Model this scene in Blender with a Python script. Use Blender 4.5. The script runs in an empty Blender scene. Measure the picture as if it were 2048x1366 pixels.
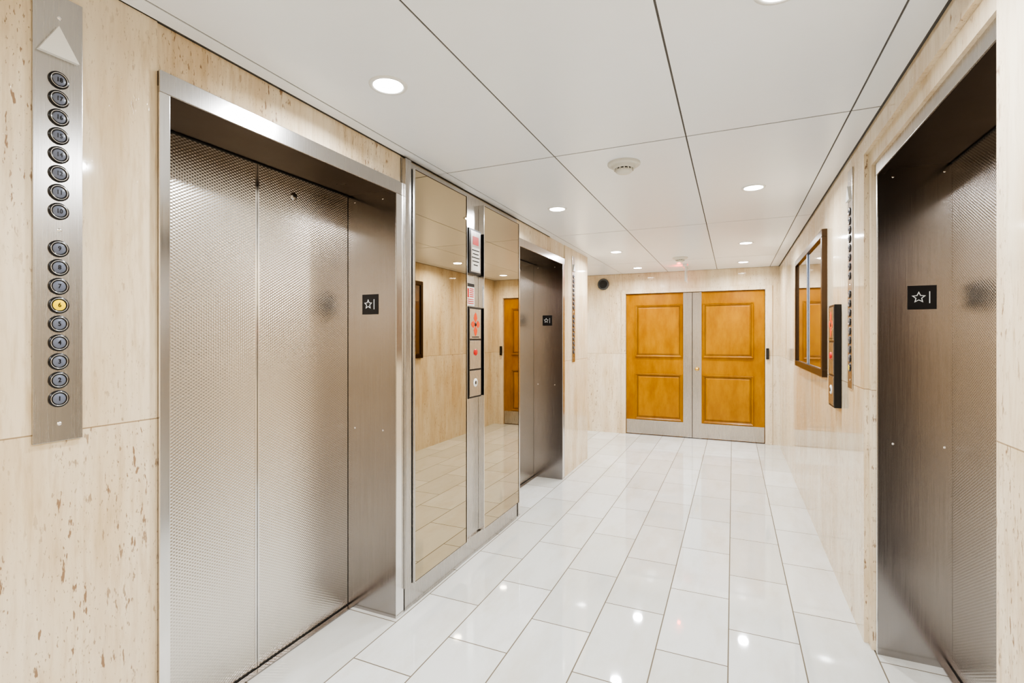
import bpy, bmesh, math
from mathutils import Matrix, Vector

scene = bpy.context.scene
scene.view_settings.view_transform = 'AgX'
scene.view_settings.look = 'AgX - High Contrast'
scene.view_settings.exposure = 0.27

XL, XR, YB, HC = -1.60, 0.57, 7.60, 2.41
CAM_H = 1.45
YREAR = -3.0
XSIDE = -4.5

# ------------------------------------------------------------------ materials
class NT:
    def __init__(s, name):
        s.mat = bpy.data.materials.new(name); s.mat.use_nodes = True
        s.t = s.mat.node_tree; s.b = s.t.nodes['Principled BSDF']
    def n(s, typ, **kw):
        nd = s.t.nodes.new(typ)
        for k, v in kw.items():
            if k in nd.inputs.keys(): nd.inputs[k].default_value = v
            else: setattr(nd, k, v)
        return nd
    def l(s, a, b): s.t.links.new(a, b)
    def math(s, op, a, b=None, c=None):
        nd = s.t.nodes.new('ShaderNodeMath'); nd.operation = op
        for i, v in enumerate((a, b, c)):
            if v is None: continue
            if isinstance(v, (int, float)): nd.inputs[i].default_value = v
            else: s.l(v, nd.inputs[i])
        return nd.outputs[0]
    def mix(s, f, a, b):
        nd = s.t.nodes.new('ShaderNodeMix'); nd.data_type = 'RGBA'
        for i, v in ((0, f), (6, a), (7, b)):
            if isinstance(v, (int, float)): nd.inputs[i].default_value = v
            elif isinstance(v, tuple): nd.inputs[i].default_value = (*v, 1) if len(v) == 3 else v
            else: s.l(v, nd.inputs[i])
        return nd.outputs[2]
    def ramp(s, v, p0, p1):
        nd = s.t.nodes.new('ShaderNodeMapRange'); nd.clamp = True
        nd.inputs[1].default_value = p0; nd.inputs[2].default_value = p1
        s.l(v, nd.inputs[0]); return nd.outputs[0]
    def pos(s, scale=(1, 1, 1), loc=(0, 0, 0)):
        g = s.t.nodes.new('ShaderNodeNewGeometry')
        m = s.t.nodes.new('ShaderNodeMapping')
        m.inputs['Scale'].default_value = scale; m.inputs['Location'].default_value = loc
        s.l(g.outputs['Position'], m.inputs['Vector']); return m.outputs[0]
    def noise(s, vec, scale, detail=4, rough=0.55):
        nd = s.t.nodes.new('ShaderNodeTexNoise')
        nd.inputs['Scale'].default_value = scale; nd.inputs['Detail'].default_value = detail
        nd.inputs['Roughness'].default_value = rough
        s.l(vec, nd.inputs['Vector']); return nd.outputs['Fac']
    def bump(s, h, strength, dist):
        nd = s.t.nodes.new('ShaderNodeBump')
        nd.inputs['Strength'].default_value = strength; nd.inputs['Distance'].default_value = dist
        s.l(h, nd.inputs['Height']); s.l(nd.outputs[0], s.b.inputs['Normal'])

def simple(name, col, rough=0.5, metal=0.0, emit=None, es=0.0, coat=0.0, var=0.04):
    m = NT(name)
    nz = m.noise(m.pos(), 14, 3)
    c1 = tuple(max(0, c * (1 - var)) for c in col); c2 = tuple(min(1, c * (1 + var)) for c in col)
    m.l(m.mix(nz, c1, c2), m.b.inputs['Base Color'])
    m.b.inputs['Roughness'].default_value = rough; m.b.inputs['Metallic'].default_value = metal
    m.b.inputs['Coat Weight'].default_value = coat
    if emit:
        m.b.inputs['Emission Color'].default_value = (*emit, 1); m.b.inputs['Emission Strength'].default_value = es
    return m.mat

def make_stone():
    m = NT('travertine')
    g = m.t.nodes.new('ShaderNodeNewGeometry')
    sep = m.n('ShaderNodeSeparateXYZ'); m.l(g.outputs['Position'], sep.inputs[0])
    z = sep.outputs[2]
    low = m.math('LESS_THAN', z, 1.205)
    off = m.n('ShaderNodeCombineXYZ'); m.l(m.math('MULTIPLY', low, 3.7), off.inputs[0]); m.l(m.math('MULTIPLY', low, 5.1), off.inputs[1])
    va = m.n('ShaderNodeVectorMath', operation='ADD'); m.l(g.outputs['Position'], va.inputs[0]); m.l(off.outputs[0], va.inputs[1])
    def mp(sc):
        k = m.t.nodes.new('ShaderNodeMapping'); k.inputs['Scale'].default_value = sc
        m.l(va.outputs[0], k.inputs['Vector']); return k.outputs[0]
    streak = m.noise(mp((1, 1, .10)), 8, 7, .62)
    fine = m.noise(mp((1, 1, .12)), 50, 5, .65)
    cloud = m.noise(mp((1, 1, .4)), 3.2, 4)
    base = m.mix(m.ramp(streak, .30, .70), (.66, .51, .33), (.84, .73, .555))
    base = m.mix(m.math('MULTIPLY', m.ramp(fine, .47, .68), .55), base, (.54, .39, .23))
    base = m.mix(m.math('MULTIPLY', m.ramp(cloud, .42, .66), .5), base, (.87, .80, .67))
    # pits : elongated small cavities, clustered
    p1 = m.noise(mp((1, 1, .24)), 75, 3, .6)
    gate = m.ramp(m.noise(mp((1, 1, .12)), 6, 3), .40, .55)
    pit = m.math('MULTIPLY', m.ramp(p1, .63, .665), gate)
    p2 = m.noise(mp((1, 1, .35)), 160, 2, .5)
    pit = m.math('MAXIMUM', pit, m.math('MULTIPLY', m.ramp(p2, .64, .69), m.math('MULTIPLY', gate, .75)))
    base = m.mix(m.math('MULTIPLY', pit, .85), base, (.26, .15, .08))
    joint = m.math('LESS_THAN', m.math('ABSOLUTE', m.math('SUBTRACT', z, 1.205)), .0018)
    base = m.mix(m.math('MULTIPLY', joint, .75), base, (.26, .17, .09))
    m.l(base, m.b.inputs['Base Color'])
    m.l(m.math('MULTIPLY_ADD', pit, .5, .07), m.b.inputs['Roughness'])
    m.bump(m.math('SUBTRACT', 1.0, pit), .6, .0012)
    return m.mat

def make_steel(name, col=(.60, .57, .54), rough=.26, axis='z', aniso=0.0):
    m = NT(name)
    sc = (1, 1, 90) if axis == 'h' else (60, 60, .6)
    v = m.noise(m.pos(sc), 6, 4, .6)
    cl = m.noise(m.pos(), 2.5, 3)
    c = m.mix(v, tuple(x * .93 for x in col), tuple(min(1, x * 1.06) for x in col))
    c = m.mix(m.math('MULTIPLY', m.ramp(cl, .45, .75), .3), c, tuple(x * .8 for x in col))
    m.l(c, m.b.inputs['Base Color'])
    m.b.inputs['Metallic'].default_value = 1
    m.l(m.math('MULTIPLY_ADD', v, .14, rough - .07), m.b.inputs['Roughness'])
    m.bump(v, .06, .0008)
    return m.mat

def make_rigid():
    m = NT('rigidized_steel')
    g = m.t.nodes.new('ShaderNodeNewGeometry')
    sep = m.n('ShaderNodeSeparateXYZ'); m.l(g.outputs['Position'], sep.inputs[0])
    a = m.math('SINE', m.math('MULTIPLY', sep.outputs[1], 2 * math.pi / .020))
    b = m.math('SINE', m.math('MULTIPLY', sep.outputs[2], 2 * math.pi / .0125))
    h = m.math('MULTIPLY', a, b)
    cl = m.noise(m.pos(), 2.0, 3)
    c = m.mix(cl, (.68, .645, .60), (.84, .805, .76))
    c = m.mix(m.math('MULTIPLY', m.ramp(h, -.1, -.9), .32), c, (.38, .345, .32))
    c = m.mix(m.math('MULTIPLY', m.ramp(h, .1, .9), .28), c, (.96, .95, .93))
    m.l(c, m.b.inputs['Base Color'])
    m.b.inputs['Metallic'].default_value = 1
    m.b.inputs['Roughness'].default_value = .24
    m.bump(h, .5, .0007)
    return m.mat

def make_floor():
    m = NT('floor_tile')
    g = m.t.nodes.new('ShaderNodeNewGeometry')
    sep = m.n('ShaderNodeSeparateXYZ'); m.l(g.outputs['Position'], sep.inputs[0])
    tx = m.math('ADD', sep.outputs[1], -2.40 + 12.4)
    ty = m.math('ADD', sep.outputs[0], .02 + .31 * 20)
    cb = m.n('ShaderNodeCombineXYZ'); m.l(tx, cb.inputs[0]); m.l(ty, cb.inputs[1])
    br = m.n('ShaderNodeTexBrick', offset=.5, offset_frequency=2, squash=1.0)
    m.l(cb.outputs[0], br.inputs['Vector'])
    br.inputs['Scale'].default_value = 1
    br.inputs['Brick Width'].default_value = .62; br.inputs['Row Height'].default_value = .31
    br.inputs['Mortar Size'].default_value = .0028; br.inputs['Mortar Smooth'].default_value = 0
    br.inputs['Color1'].default_value = (.61, .61, .58, 1)
    br.inputs['Color2'].default_value = (.71, .715, .70, 1)
    br.inputs['Mortar'].default_value = (.20, .17, .13, 1)
    cl = m.noise(m.pos((1, .35, 1)), 5, 6, .65)
    c = m.mix(m.math('MULTIPLY', m.ramp(cl, .46, .72), .5), br.outputs['Color'], (.55, .51, .43))
    c = m.mix(br.outputs['Fac'], c, (.20, .17, .13))
    m.l(c, m.b.inputs['Base Color'])
    m.l(m.math('MULTIPLY_ADD', br.outputs['Fac'], .6, .04), m.b.inputs['Roughness'])
    m.l(m.math('MULTIPLY_ADD', br.outputs['Fac'], -.45, .5), m.b.inputs['Specular IOR Level'])
    return m.mat

def make_wood(name='maple_wood', k=1.0):
    m = NT(name)
    n1 = m.noise(m.pos((1, 1, .35)), 7, 7, .65)
    n2 = m.noise(m.pos((6, 6, .4)), 12, 4, .6)
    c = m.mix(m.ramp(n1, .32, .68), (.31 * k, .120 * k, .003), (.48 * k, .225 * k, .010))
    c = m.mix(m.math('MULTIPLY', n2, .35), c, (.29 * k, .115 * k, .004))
    m.l(c, m.b.inputs['Base Color']); m.b.inputs['Roughness'].default_value = .25
    m.b.inputs['Coat Weight'].default_value = .15; m.b.inputs['Coat Roughness'].default_value = .12
    return m.mat

STONE = make_stone()
STEEL = make_steel('brushed_steel', (.54, .52, .50))
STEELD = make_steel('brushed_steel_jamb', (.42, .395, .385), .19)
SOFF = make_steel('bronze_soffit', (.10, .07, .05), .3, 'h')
STEELB = make_steel('bright_steel', (.82, .81, .80), .16)
RIGID = make_rigid()
TILE = make_floor()
WOOD = make_wood()
WOOD_SHADE = make_wood('maple_groove_shade', .55)  # same maple, colour darkened to imitate shade in the moulding grooves
CEIL = simple('ceiling_panel', (.88, .905, .945), .28, var=.012)
CEILGAP = simple('ceiling_joint', (.15, .14, .13), .8)
BLACK = simple('black_plastic', (.012, .011, .012), .3)
BRONZE = simple('dark_bronze', (.10, .065, .04), .3, .8)
WHITE = simple('white_plastic', (.80, .80, .78), .4)
OFFW = simple('offwhite_plastic', (.72, .70, .64), .45)
BTN = simple('button_face', (.17, .19, .25), .3)
BTNLIT = simple('button_lit', (.95, .66, .0), .45, emit=(1, .75, .0), es=.25, var=.0)
RED = simple('red_enamel', (.62, .03, .02), .4)
ORANGE = simple('orange_red', (.80, .09, .02), .4)
MIRROR = simple('bronze_mirror', (.54, .46, .33), .005, 1.0, var=.005)
GLASSB = simple('display_glass', (.17, .11, .075), .03, .35, coat=1.0)
ALU = simple('anodised_alu', (.45, .58, .85), .25, 1.0)
BRASS = simple('brass', (.80, .55, .18), .2, 1.0)
DARK = simple('dark_gap', (.03, .028, .025), .7)
LENS = simple('led_lens', (1, 1, 1), .4, emit=(1, .99, .97), es=30)
ACRY = simple('acrylic_plate', (.72, .76, .78), .15)
REDGLOW = simple('red_led', (.8, .03, .02), .4, emit=(1, .05, .03), es=3)

# ------------------------------------------------------------------ geometry builder
I4 = Matrix.Identity(4)
def frame_left(y=0, z=0, x=XL):   # faces +X ; local x->+Y, y->Z, z->+X
    return Matrix(((0, 0, 1, x), (1, 0, 0, y), (0, 1, 0, z), (0, 0, 0, 1)))
def frame_right(y=0, z=0, x=XR):  # faces -X ; local x->-Y
    return Matrix(((0, 0, -1, x), (-1, 0, 0, y), (0, 1, 0, z), (0, 0, 0, 1)))
def frame_back(x=0, z=0, y=YB):   # faces -Y
    return Matrix(((1, 0, 0, x), (0, 0, -1, y), (0, 1, 0, z), (0, 0, 0, 1)))
def frame_down(x, y, z=HC):       # faces -Z
    return Matrix(((1, 0, 0, x), (0, -1, 0, y), (0, 0, -1, z), (0, 0, 0, 1)))

class B:
    def __init__(s, M=I4):
        s.bm = bmesh.new(); s.mats = []; s.M = M
    def mi(s, m):
        if m not in s.mats: s.mats.append(m)
        return s.mats.index(m)
    def _fin(s, verts, mat, M, smooth=False):
        idx = s.mi(mat)
        for v in verts: v.co = (M or s.M) @ v.co
        fs = set(f for v in verts for f in v.link_faces)
        for f in fs: f.material_index = idx; f.smooth = smooth
    def box(s, a, b, mat, bev=0, M=None):
        r = bmesh.ops.create_cube(s.bm, size=1)
        vs = r['verts']
        for v in vs:
            v.co = Vector([(a[i] + b[i]) / 2 + v.co[i] * (b[i] - a[i]) for i in range(3)])
        if bev:
            es = list(set(e for v in vs for e in v.link_edges))
            rr = bmesh.ops.bevel(s.bm, geom=es, offset=bev, segments=2, affect='EDGES', profile=.6)
            vs = list(set(v for f in rr['faces'] for v in f.verts) | set(v for v in vs if v.is_valid))
            seen = set(vs); st = list(vs)
            while st:
                v = st.pop()
                for e in v.link_edges:
                    o = e.other_vert(v)
                    if o not in seen: seen.add(o); st.append(o)
            vs = list(seen)
        s._fin(vs, mat, M)
    def lathe(s, prof, mat, c=(0, 0, 0), seg=32, M=None, sx=1, smooth=True):
        rings = []
        allv = []
        for r, z in prof:
            if r < 1e-6:
                v = s.bm.verts.new((c[0], c[1], c[2] + z)); rings.append([v]); allv.append(v)
            else:
                ring = [s.bm.verts.new((c[0] + sx * r * math.cos(2 * math.pi * i / seg), c[1] + r * math.sin(2 * math.pi * i / seg), c[2] + z)) for i in range(seg)]
                rings.append(ring); allv += ring
        for a, b in zip(rings, rings[1:]):
            for i in range(seg):
                j = (i + 1) % seg
                if len(a) == 1 and len(b) == 1: continue
                if len(a) == 1: s.bm.faces.new((a[0], b[j], b[i]))
                elif len(b) == 1: s.bm.faces.new((a[i], a[j], b[0]))
                else: s.bm.faces.new((a[i], a[j], b[j], b[i]))
        s._fin(allv, mat, M, smooth)
    def poly(s, pts, z0, z1, mat, M=None):
        lo = [s.bm.verts.new((x, y, z0)) for x, y in pts]; hi = [s.bm.verts.new((x, y, z1)) for x, y in pts]
        n = len(pts)
        s.bm.faces.new(hi); s.bm.faces.new(lo[::-1])
        for i in range(n):
            j = (i + 1) % n; s.bm.faces.new((lo[i], lo[j], hi[j], hi[i]))
        s._fin(lo + hi, mat, M)
    def text(s, txt, x, y, z, size, mat, M=None, ext=.0004, bold=0.0, sx=1.0):
        cu = bpy.data.curves.new('t', 'FONT'); cu.body = txt; cu.size = size
        cu.align_x = 'CENTER'; cu.align_y = 'CENTER'; cu.extrude = ext; cu.offset = bold
        cu.resolution_u = 3
        ob = bpy.data.objects.new('t', cu); scene.collection.objects.link(ob)
        bpy.context.view_layer.update()
        me = bpy.data.meshes.new_from_object(ob.evaluated_get(bpy.context.evaluated_depsgraph_get()))
        n0 = len(s.bm.verts); s.bm.from_mesh(me); s.bm.verts.ensure_lookup_table()
        vs = s.bm.verts[n0:]
        for v in vs: v.co = Vector((v.co.x * sx + x, v.co.y + y, v.co.z + z))
        s._fin(vs, mat, M)
        bpy.data.objects.remove(ob); bpy.data.meshes.remove(me); bpy.data.curves.remove(cu)
    def done(s, name, parent=None):
        bmesh.ops.recalc_face_normals(s.bm, faces=s.bm.faces[:])
        me = bpy.data.meshes.new(name); s.bm.to_mesh(me); s.bm.free()
        for m in s.mats: me.materials.append(m)
        ob = bpy.data.objects.new(name, me); scene.collection.objects.link(ob)
        if parent: ob.parent = parent
        return ob

def empty(name):
    e = bpy.data.objects.new(name, None); e.empty_display_size = .1
    scene.collection.objects.link(e); return e

# ------------------------------------------------------------------ room shell
b = B(); b.box((XSIDE - .2, YREAR - .2, -.1), (1.4, YB + .3, 0), TILE); b.done('floor')

E1 = (.984, 2.115); E2 = (3.75, 4.87); ER = (1.575, 2.77)
OT = 2.26     # top of steel header
JL = .030; JR = .060
# left wall
b = B()
TW = XL - .6
b.box((TW, YREAR, 0), (XL, E1[0] - JL, HC), STONE)
b.box((TW, E1[0] - JL, OT), (XL - .006, E1[1] + JR, HC), STONE)
b.box((TW, E1[1] + JR, 0), (XL - .01, E2[0] - JL, HC), STONE)
b.box((TW, E2[0] - JL, OT), (XL - .006, E2[1] + JR, HC), STONE)
b.box((TW, E2[1] + JR, 0), (XL - .010, E2[1] + JR + .05, HC), STONE)
b.box((TW, E2[1] + JR + .05, 0), (XL, 5.86, HC), STONE)
b.done('wall_left')
b = B(); b.box((XSIDE, 5.66, 0), (TW, 5.86, HC), STONE); b.done('wall_hallway_side')
b = B(); b.box((XSIDE - .15, 5.66, 0), (XSIDE, YB, HC), STONE); b.done('wall_hallway_end')
# right wall, with a slightly recessed stone architrave round the lift opening
b = B()
TR = XR + .6
b.box((XR, YREAR, 0), (TR, ER[0] - .03, HC), STONE)
b.box((XR, ER[0] - .03, OT + .06), (TR, ER[1] + .085, HC), STONE)
b.box((XR + .018, ER[0] - .03, OT - .01), (TR, ER[1] + .085, OT + .06), STONE)
b.box((XR + .018, ER[1] + .03, 0), (TR, ER[1] + .085, OT - .01), STONE)
b.box((XR, ER[1] + .085, 0), (TR, YB, HC), STONE)
b.done('wall_right')
# back wall with double-door opening
DX0, DX1, DH = -1.478, .397, 2.10
b = B()
b.box((XSIDE - .15, YB, 0), (DX0 - .07, YB + .2, HC), STONE)
b.box((DX1 + .09, YB, 0), (TR, YB + .2, HC), STONE)
b.box((DX0 - .07, YB, DH + .06), (DX1 + .09, YB + .2, HC), STONE)
b.done('wall_back')
b = B(); b.box((TW, YREAR - .15, 0), (TR, YREAR, HC), STONE); b.done('wall_rear')

# ceiling : lay-in panels with open joints
b = B()
GD = .003
b.box((XSIDE - .15, YREAR - .15, HC + GD), (TR, YB + .2, HC + .12), CEILGAP)
xs = [XSIDE] + [-1.53 - .6625 * k for k in range(4, 0, -1)] + [-1.53, -.8675, -.205, .4575, XR - .006]
ys = [YREAR, -1.48, .52, 2.52, 4.52, 6.52, YB - .006]
G = .0035
for i in range(len(xs) - 1):
    for j in range(len(ys) - 1):
        x0, x1, y0, y1 = xs[i], xs[i + 1], ys[j], ys[j + 1]
        if x0 < XL - .01 and y0 < 4.4:
            continue
        b.box((x0 + G, y0 + G * 1.5, HC), (x1 - G, y1 - G * 1.5, HC + GD), CEIL)
for j in range(len(ys) - 1):
    if ys[j] > 4.4: continue
    b.box((XL + .006, ys[j] + G, HC), (-1.53 - G, ys[j + 1] - G, HC + GD), CEIL)
b.done('ceiling')

# ------------------------------------------------------------------ elevators
def star_sign(parent, M):
    s = B(M)
    s.box((-.052, -.053, 0), (.052, .053, .003), BLACK, .0008)
    cx, cy = -.012, 0
    def star(R, r): return [((R if i % 2 == 0 else r) * math.sin(i * math.pi / 5) + cx, (R if i % 2 == 0 else r) * math.cos(i * math.pi / 5) + cy) for i in range(10)]
    o, n = star(.027, .0125), star(.0195, .009)
    for i in range(10):
        j = (i + 1) % 10
        s.poly([o[i], o[j], n[j], n[i]], .003, .0045, WHITE)
    s.box((.0250, -.026, .003), (.0282, .026, .0045), WHITE)
    s.done('star_floor_sign', parent)

def elevator(M, x0, x1, sign_M, jl, jr, recess=0.0):
    e = empty('elevator')
    D = -.305
    zf = .008 - recess
    p = B(M)
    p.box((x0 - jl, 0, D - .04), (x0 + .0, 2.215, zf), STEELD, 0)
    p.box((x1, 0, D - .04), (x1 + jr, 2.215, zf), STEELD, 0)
    p.done('jambs', e)
    p = B(M)
    p.box((x0 - jl - .002, 0.001, zf), (x0, 2.195, zf + .006), STEELB, .002)
    p.box((x1, 0.001, zf), (x1 + jr + .002, 2.195, zf + .006), STEELB, .002)
    p.box((x0 - jl - .002, 2.195, zf), (x1 + jr + .002, 2.262, zf + .006), STEEL, .002)
    p.done('casing', e)
    p = B(M)
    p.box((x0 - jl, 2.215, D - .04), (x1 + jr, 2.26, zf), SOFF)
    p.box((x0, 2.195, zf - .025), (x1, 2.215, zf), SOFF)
    p.done('header', e)
    mid = (x0 + x1) / 2
    for k, (a, c) in enumerate(((x0 + .001, mid - .0015), (mid + .0015, x1 - .003))):
        p = B(M)
        p.box((a, .010, D - .035), (c, 2.215, D), RIGID)
        if k == 0: p.box((c - .009, .010, D), (c, 2.215, D + .003), STEELB)
        else: p.box((a, .010, D), (a + .009, 2.215, D + .003), STEELB)
        p.done('door_panel_%d' % (k + 1), e)
    p = B(M)   # solid dark strips imitating the gap shade beside/above the door panels
    p.box((x1 - .003, .010, D - .03), (x1 - .0002, 2.215, D - .004), DARK)
    p.box((x0, 2.209, D - .002), (x1, 2.2148, D + .004), DARK)
    p.done('door_gap_shade', e)
    p = B(M)
    p.lathe([(0, .004), (.016, .004), (.018, 0)], STEEL, (mid + .20, 2.12, D), 20)
    p.lathe([(0, .006), (.006, .006), (.006, .003)], DARK, (mid + .20, 2.12, D), 12)
    p.done('door_key_escutcheon', e)
    p = B(M)
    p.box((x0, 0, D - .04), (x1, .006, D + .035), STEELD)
    p.box((x0, .006, D - .03), (x1, .0095, D + .004), DARK)
    p.done('sill', e)
    star_sign(e, sign_M)
    p = B(sign_M)
    for (sx_, sy_) in ((-.105, -.66), (.08, -.66), (-.105, .55), (.08, .55)):
        p.lathe([(0, .0015), (.004, .0012), (.005, 0)], STEELB, (sx_, sy_, 0), 12)
    p.done('jamb_screws', e)
    return e

elevator(frame_left(), *E1, frame_back(-1.753, CAM_H + .175, E1[1]), JL, JR)
elevator(frame_left(), *E2, frame_back(-1.753, CAM_H + .175, E2[1]), JL, JR)
elevator(frame_right(), -ER[1], -ER[0], frame_back(.768, CAM_H + .178, ER[1]), .03, .03, recess=.045)

# ------------------------------------------------------------------ mirror bay
b = B(frame_left())
b.box((2.177, .0, -.01), (3.718, 2.40, .0), STEEL)
b.box((2.19, 0, 0), (3.69, .125, .012), STEEL, .002)
b.box((2.178, .125, 0), (2.228, 2.395, .028), STEEL, .003)
b.done('trim_1')
def wall_mirror(y0, y1):
    e = empty('wall_mirror')
    p = B(frame_left())
    p.box((y0, .135, .001), (y1, 2.355, .036), BRONZE)
    p.done('backing_frame', e)
    p = B(frame_left())
    p.box((y0 + .006, .141, .036), (y1 - .006, 2.349, .040), MIRROR, .001)
    p.done('mirror_glass', e)
    p = B(frame_left())
    p.box((y0 - .006, .135, .001), (y0, 2.355, .043), STEELB)
    p.box((y1, .135, .001), (y1 + .006, 2.355, .043), STEELB)
    p.done('edge_bars', e)
wall_mirror(2.24, 2.81); wall_mirror(3.055, 3.66)

# ------------------------------------------------------------------ call panels
def call_panel(M):
    e = empty('elevator_call_panel')
    p = B(M)
    p.box((-.09, -.30, 0), (.09, .30, .036), BLACK, .003)
    p.done('housing', e)
    p = B(M)
    p.box((-.078, .09, .036), (.078, .285, .039), STEEL, .001)
    p.box((-.078, -.108, .036), (.078, .078, .039), STEEL, .001)
    p.box((-.078, -.288, .036), (.078, -.12, .039), STEEL, .001)
    p.done('face_plates', e)
    p = B(M)
    cx, cy = 0, .185
    for k in range(4):
        a = k * math.pi / 2
        pts = [(0, .012), (.024, .038), (.016, .062), (0, .078), (-.016, .062), (-.024, .038)]
        if k % 2: pts = [(x, y * .78) for x, y in pts]
        p.poly([(cx + x * math.cos(a) - y * math.sin(a), cy + x * math.sin(a) + y * math.cos(a)) for x, y in pts], .039, .0402, ORANGE)
    p.lathe([(0, .0415), (.012, .0412), (.014, .039)], BLACK, (cx, cy, 0), 20)
    p.box((-.05, .098, .039), (.05, .104, .0396), BLACK)
    p.done('fire_pictogram', e)
    p = B(M)
    p.lathe([(0, .046), (.016, .0455), (.020, .044), (.022, .039)], RED, (0, .0, 0), 28)
    p.lathe([(0, .0425), (.024, .0425), (.027, .041), (.028, .039)], WHITE, (0, -.20, 0), 28)
    p.lathe([(0, .045), (.012, .045), (.013, .0425)], BLACK, (0, -.20, 0), 20)
    p.box((-.003, -.212, .045), (.003, -.188, .0456), STEELB)
    p.done('buttons', e)
call_panel(frame_left(2.932, CAM_H - .098, XL + .001))
call_panel(frame_right(3.48, CAM_H - .108, XR))

e = empty('fire_instruction_box')
M = frame_left(2.932, CAM_H + .567, XL + .001)
p = B(M); p.box((-.085, -.147, 0), (.085, .147, .036), BLACK, .003); p.done('housing', e)
p = B(M)
p.box((-.06, -.135, .036), (.075, .135, .0375), STEEL)
p.box((-.045, -.125, .0375), (.06, .028, .038), OFFW)
p.box((-.035, .045, .0375), (.045, .10, .0385), RED)
for k, w in enumerate((.05, .04, .052, .045, .03)):
    p.box((-w + .005, .005 - k * .024, .038), (w + .005, .012 - k * .024, .0385), BLACK)
p.done('printed_label', e)
e = empty('fire_notice_sign')
M = frame_left(2.917, CAM_H + .285, XL + .001)
p = B(M); p.box((-.075, -.075, 0), (.065, .075, .004), WHITE, .001)
p.box((-.073, .052, .004), (.063, .074, .0046), BLACK)
p.box((-.062, -.02, .004), (-.012, .04, .0046), RED)
for k in range(5): p.box((-.002, .036 - k * .013, .004), (.055, .042 - k * .013, .0046), RED)
for k in range(3): p.box((-.06, -.034 - k * .013, .004), (.055, -.029 - k * .013, .0046), RED)
p.done('plate', e)

# ------------------------------------------------------------------ floor indicator panels
def indicator(M, lit=None):
    e = empty('floor_indicator_panel')
    p = B(M); p.box((-.0525, -.268, 0), (.0525, .885, .006), STEEL, .0012); p.done('plate', e)
    p = B(M)
    p.poly([(-.045, .722), (.04, .722), (-.004, .800)], .006, .018, WHITE)
    p.done('arrow_lens', e)
    px = lambda y: (675 - y) / 1000 * 1.295
    labels = [('18', 162), ('17', 199.5), ('16', 236.5), ('15', 273.5), ('14', 311), ('12', 348.5), ('11', 386), ('10', 423.5),
              ('9', 498), ('8', 535.5), ('7', 573), ('6', 610.5), ('5', 648), ('4', 685.5), ('3', 723), ('2', 760), ('1', 797)]
    p = B(M)
    for t, y in labels:
        c = (.0, px(y), .006)
        p.lathe([(.0218, 0), (.0218, .003), (.0200, .0045), (.0182, .005)], BLACK, c, 28)
        p.lathe([(.0182, .005), (.0175, .0056), (.0168, .005)], STEELB, c, 28)
        p.lathe([(.0168, .005), (.0155, .0052), (.0138, .004)], BLACK, c, 28)
        p.lathe([(.0138, .004), (.012, .0052), (0, .0056)], BTNLIT if t == lit else BTN, c, 28)
        p.text(t, c[0], c[1], .0118, .0165, BLACK, bold=.0002, sx=.85)
    for y in (.826, px(461), px(847)):
        p.lathe([(0, .0025), (.004, .002), (.0052, 0)], STEELB, (.002, y, .006), 12)
    p.done('floor_buttons', e)
indicator(frame_left(.708, CAM_H), '6')
indicator(frame_left(5.275, CAM_H))
indicator(frame_right(3.135, CAM_H), '1')

# ------------------------------------------------------------------ display case on right wall
e = empty('notice_display_case')
M = frame_right(0, CAM_H)
a, c, lo, hi = -5.44, -3.86, -.264, .72
p = B(M); w = .05
p.box((a, lo, 0), (c, lo + w, .032), BRONZE, .003); p.box((a, hi - w, 0), (c, hi, .032), BRONZE, .003)
p.box((a, lo + w, 0), (a + w, hi - w, .032), BRONZE, .003); p.box((c - w, lo + w, 0), (c, hi - w, .032), BRONZE, .003)
p.done('frame', e)
p = B(M); p.box((a + w, lo + w, 0), (c - w, hi - w, .016), GLASSB); p.done('glass_pane', e)
p = B(M); p.box((-4.665, lo + w, .016), (-4.635, hi - w, .026), ALU, .002); p.done('sliding_divider', e)

# ------------------------------------------------------------------ double doors
b = B(frame_back())
b.box((DX0 - .07, 0, -.12), (DX0 - .002, DH + .06, .016), STONE, .004)
b.box((DX1 + .002, 0, -.12), (DX1 + .09, DH + .06, .016), STONE, .004)
b.box((DX0 - .002, DH + .004, -.12), (DX1 + .002, DH + .06, .016), STONE, .004)
b.done('trim_2')
b = B(); b.box((DX0 - .07, YB + .121, 0), (DX1 + .09, YB + .2, DH + .06), DARK); b.done('wall_behind_doors')
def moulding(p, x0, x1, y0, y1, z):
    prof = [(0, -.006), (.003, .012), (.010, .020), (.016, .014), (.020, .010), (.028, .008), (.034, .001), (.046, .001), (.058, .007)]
    tone = [WOOD_SHADE, WOOD, WOOD, WOOD_SHADE, WOOD, WOOD_SHADE, WOOD_SHADE, WOOD]
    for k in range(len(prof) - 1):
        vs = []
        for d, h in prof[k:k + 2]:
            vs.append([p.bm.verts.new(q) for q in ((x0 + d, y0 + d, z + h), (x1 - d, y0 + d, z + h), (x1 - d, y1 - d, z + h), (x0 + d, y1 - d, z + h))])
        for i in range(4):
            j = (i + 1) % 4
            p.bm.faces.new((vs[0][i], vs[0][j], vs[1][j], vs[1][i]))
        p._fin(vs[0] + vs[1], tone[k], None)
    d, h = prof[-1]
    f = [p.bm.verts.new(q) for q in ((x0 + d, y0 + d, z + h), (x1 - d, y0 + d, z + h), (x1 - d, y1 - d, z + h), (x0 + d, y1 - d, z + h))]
    p.bm.faces.new(f); p._fin(f, WOOD, None)
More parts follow.
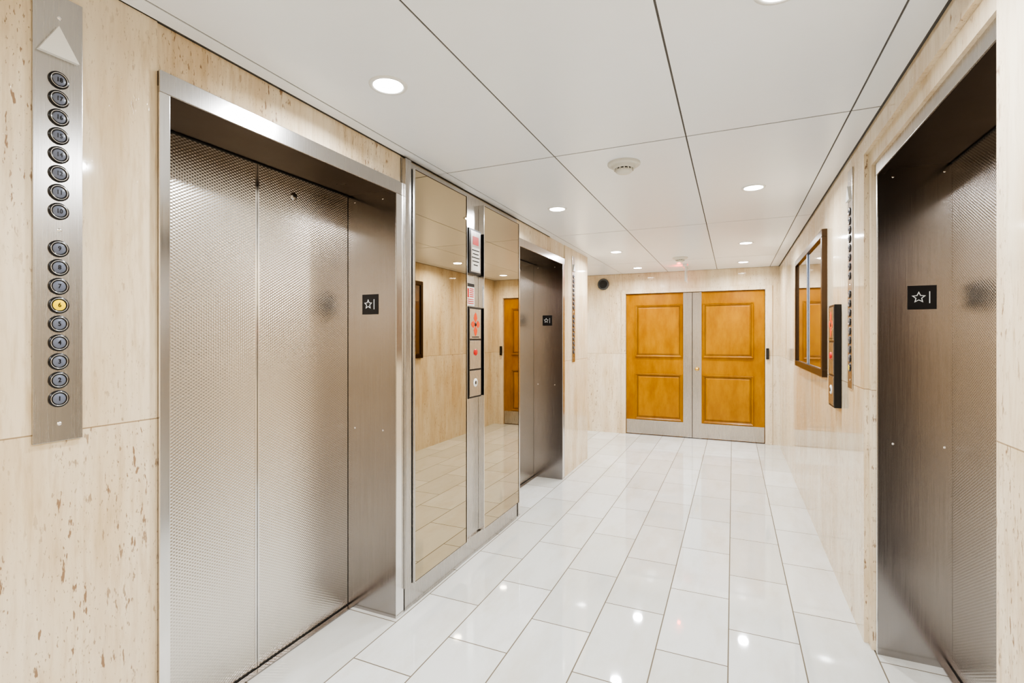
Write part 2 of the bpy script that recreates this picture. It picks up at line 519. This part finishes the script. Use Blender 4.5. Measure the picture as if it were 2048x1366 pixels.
def leaf(name, x0, x1, stile, px0, px1, knob=None):
    e = empty(name); M = frame_back(0, 0, YB)
    Z = -.03
    p = B(M); p.box((x0, .008, Z - .045), (x1, DH, Z), WOOD)
    p.done('leaf', e)
    p = B(M)
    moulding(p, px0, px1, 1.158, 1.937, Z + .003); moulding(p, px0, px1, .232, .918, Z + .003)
    ob = p.done('raised_panels', e)
    p = B(M)
    kx0, kx1 = (x0 + .004, stile[0]) if stile[1] > x1 - .01 else (stile[1], x1 - .004)
    p.box((kx0, .012, Z), (kx1, .222, Z + .003), STEEL); p.done('kick_plate', e)
    p = B(M); p.box((stile[0], .009, Z), (stile[1], DH - .001, Z + .004), STEEL, .001)
    for yy in (.25, .6, 1.3, 1.7, 2.0):
        p.lathe([(0, .002), (.004, 0)], STEELD, ((stile[0] + stile[1]) / 2, yy, Z + .004), 10)
    p.done('steel_stile', e)
    if knob:
        p = B(M)
        p.lathe([(.026, 0), (.026, .004), (.012, .008), (.010, .03), (.024, .04), (.027, .052), (.02, .062), (0, .064)], BRASS, (knob, 1.0, Z + .004), 24)
        p.done('knob', e)
leaf('door_1', DX0 + .002, -.539, (-.660, -.539), -1.345, -.672)
leaf('door_2', -.533, DX1 - .002, (-.533, -.411), -.400, .262, knob=-.47)
e = empty('door_hold_open')
p = B(frame_back(DX1 + .03, CAM_H - .22)); p.box((-.018, -.075, .016), (.018, .075, .05), BLACK, .006)
p.box((-.012, -.05, .05), (.012, .05, .056), DARK, .002); p.done('body', e)

# wall speaker
e = empty('wall_speaker')
M = frame_back(-1.82, CAM_H + .815)
p = B(M); p.lathe([(.085, 0), (.088, .02), (.08, .04), (.065, .045), (.06, .035), (.03, .03), (0, .04)], simple('grey_speaker', (.10, .11, .115), .5), (0, 0, 0), 36); p.done('housing', e)
p = B(M)
for k in range(5): p.lathe([(.012 + k * .01, .042), (.014 + k * .01, .0445), (.016 + k * .01, .042)], DARK, (0, 0, 0), 28)
p.done('grille_rings', e)

# ------------------------------------------------------------------ ceiling fixtures
def smoke(x, y):
    e = empty('smoke_detector'); M = frame_down(x, y)
    p = B(M)
    p.lathe([(.088, 0), (.088, .010), (.080, .016), (.062, .018), (.060, .030), (.052, .033)], OFFW, (0, 0, 0), 40)
    p.lathe([(.044, .036), (.046, .046), (.036, .054), (.018, .057), (0, .057)], OFFW, (0, 0, 0), 40)
    p.done('base', e)
    p = B(M)
    p.lathe([(.050, .026), (.042, .030), (.042, .040)], DARK, (0, 0, 0), 32)
    for k in range(14):
        a = 2 * math.pi * k / 14
        R = M @ Matrix.Rotation(a, 4, 'Z')
        p.box((.042, -.003, .031), (.053, .003, .041), OFFW, M=R)
    p.done('sensor_vents', e)
smoke(-.55, 2.77); smoke(-.58, 6.30)

def light(x, y, power):
    e = empty('recessed_ceiling_light'); M = frame_down(x, y)
    p = B(M); p.lathe([(.072, 0), (.071, .004), (.060, .006), (.055, .003)], WHITE, (0, 0, 0), 40); p.done('trim_ring', e)
    p = B(M); p.lathe([(.055, .003), (.03, .0045), (0, .005)], LENS, (0, 0, 0), 32); p.done('lens', e)
    ld = bpy.data.lights.new('lamp', 'AREA'); ld.shape = 'DISK'; ld.size = .10; ld.energy = power
    ld.color = (.92, .96, 1.0); ld.spread = math.radians(165)
    lo = bpy.data.objects.new('lamp', ld); lo.location = (x, y, HC - .008); scene.collection.objects.link(lo); lo.parent = e
P = 13
for y in (-2.5, -.5, 1.55, 3.55, 5.6, 7.0):
    for x in (-1.2, .12): light(x, y, P)
light(-2.9, 6.7, P); light(-3.9, 6.7, P)

# exit sign hanging edge-on
e = empty('exit_sign')
p = B(); p.box((-.60, 6.86, HC - .035), (-.54, 7.18, HC), WHITE, .004); p.done('canopy', e)
p = B(); p.box((-.577, 6.87, HC - .225), (-.563, 7.17, HC - .035), ACRY, .001); p.done('edge_lit_plate', e)
p = B(); p.box((-.542, 6.855, HC - .02), (-.535, 6.875, HC - .012), REDGLOW); p.done('status_led', e)
ld = bpy.data.lights.new('exit_glow', 'POINT'); ld.energy = .8; ld.color = (1, .08, .04); ld.shadow_soft_size = .02
lo = bpy.data.objects.new('exit_glow', ld); lo.location = (-.66, 7.0, HC - .06); scene.collection.objects.link(lo); lo.parent = e

# ------------------------------------------------------------------ world + camera
w = bpy.data.worlds.new('world'); scene.world = w; w.use_nodes = True
w.node_tree.nodes['Background'].inputs[0].default_value = (.8, .85, .9, 1)
w.node_tree.nodes['Background'].inputs[1].default_value = .3
cd = bpy.data.cameras.new('camera'); co = bpy.data.objects.new('camera', cd); scene.collection.objects.link(co)
cd.sensor_width = 36; cd.lens = 1000 / 2048 * 36
cd.shift_y = -8 / 2048
co.location = (0, 0, CAM_H); co.rotation_euler = (math.pi / 2, 0, math.atan(.442))
cd.clip_start = .02
scene.camera = co
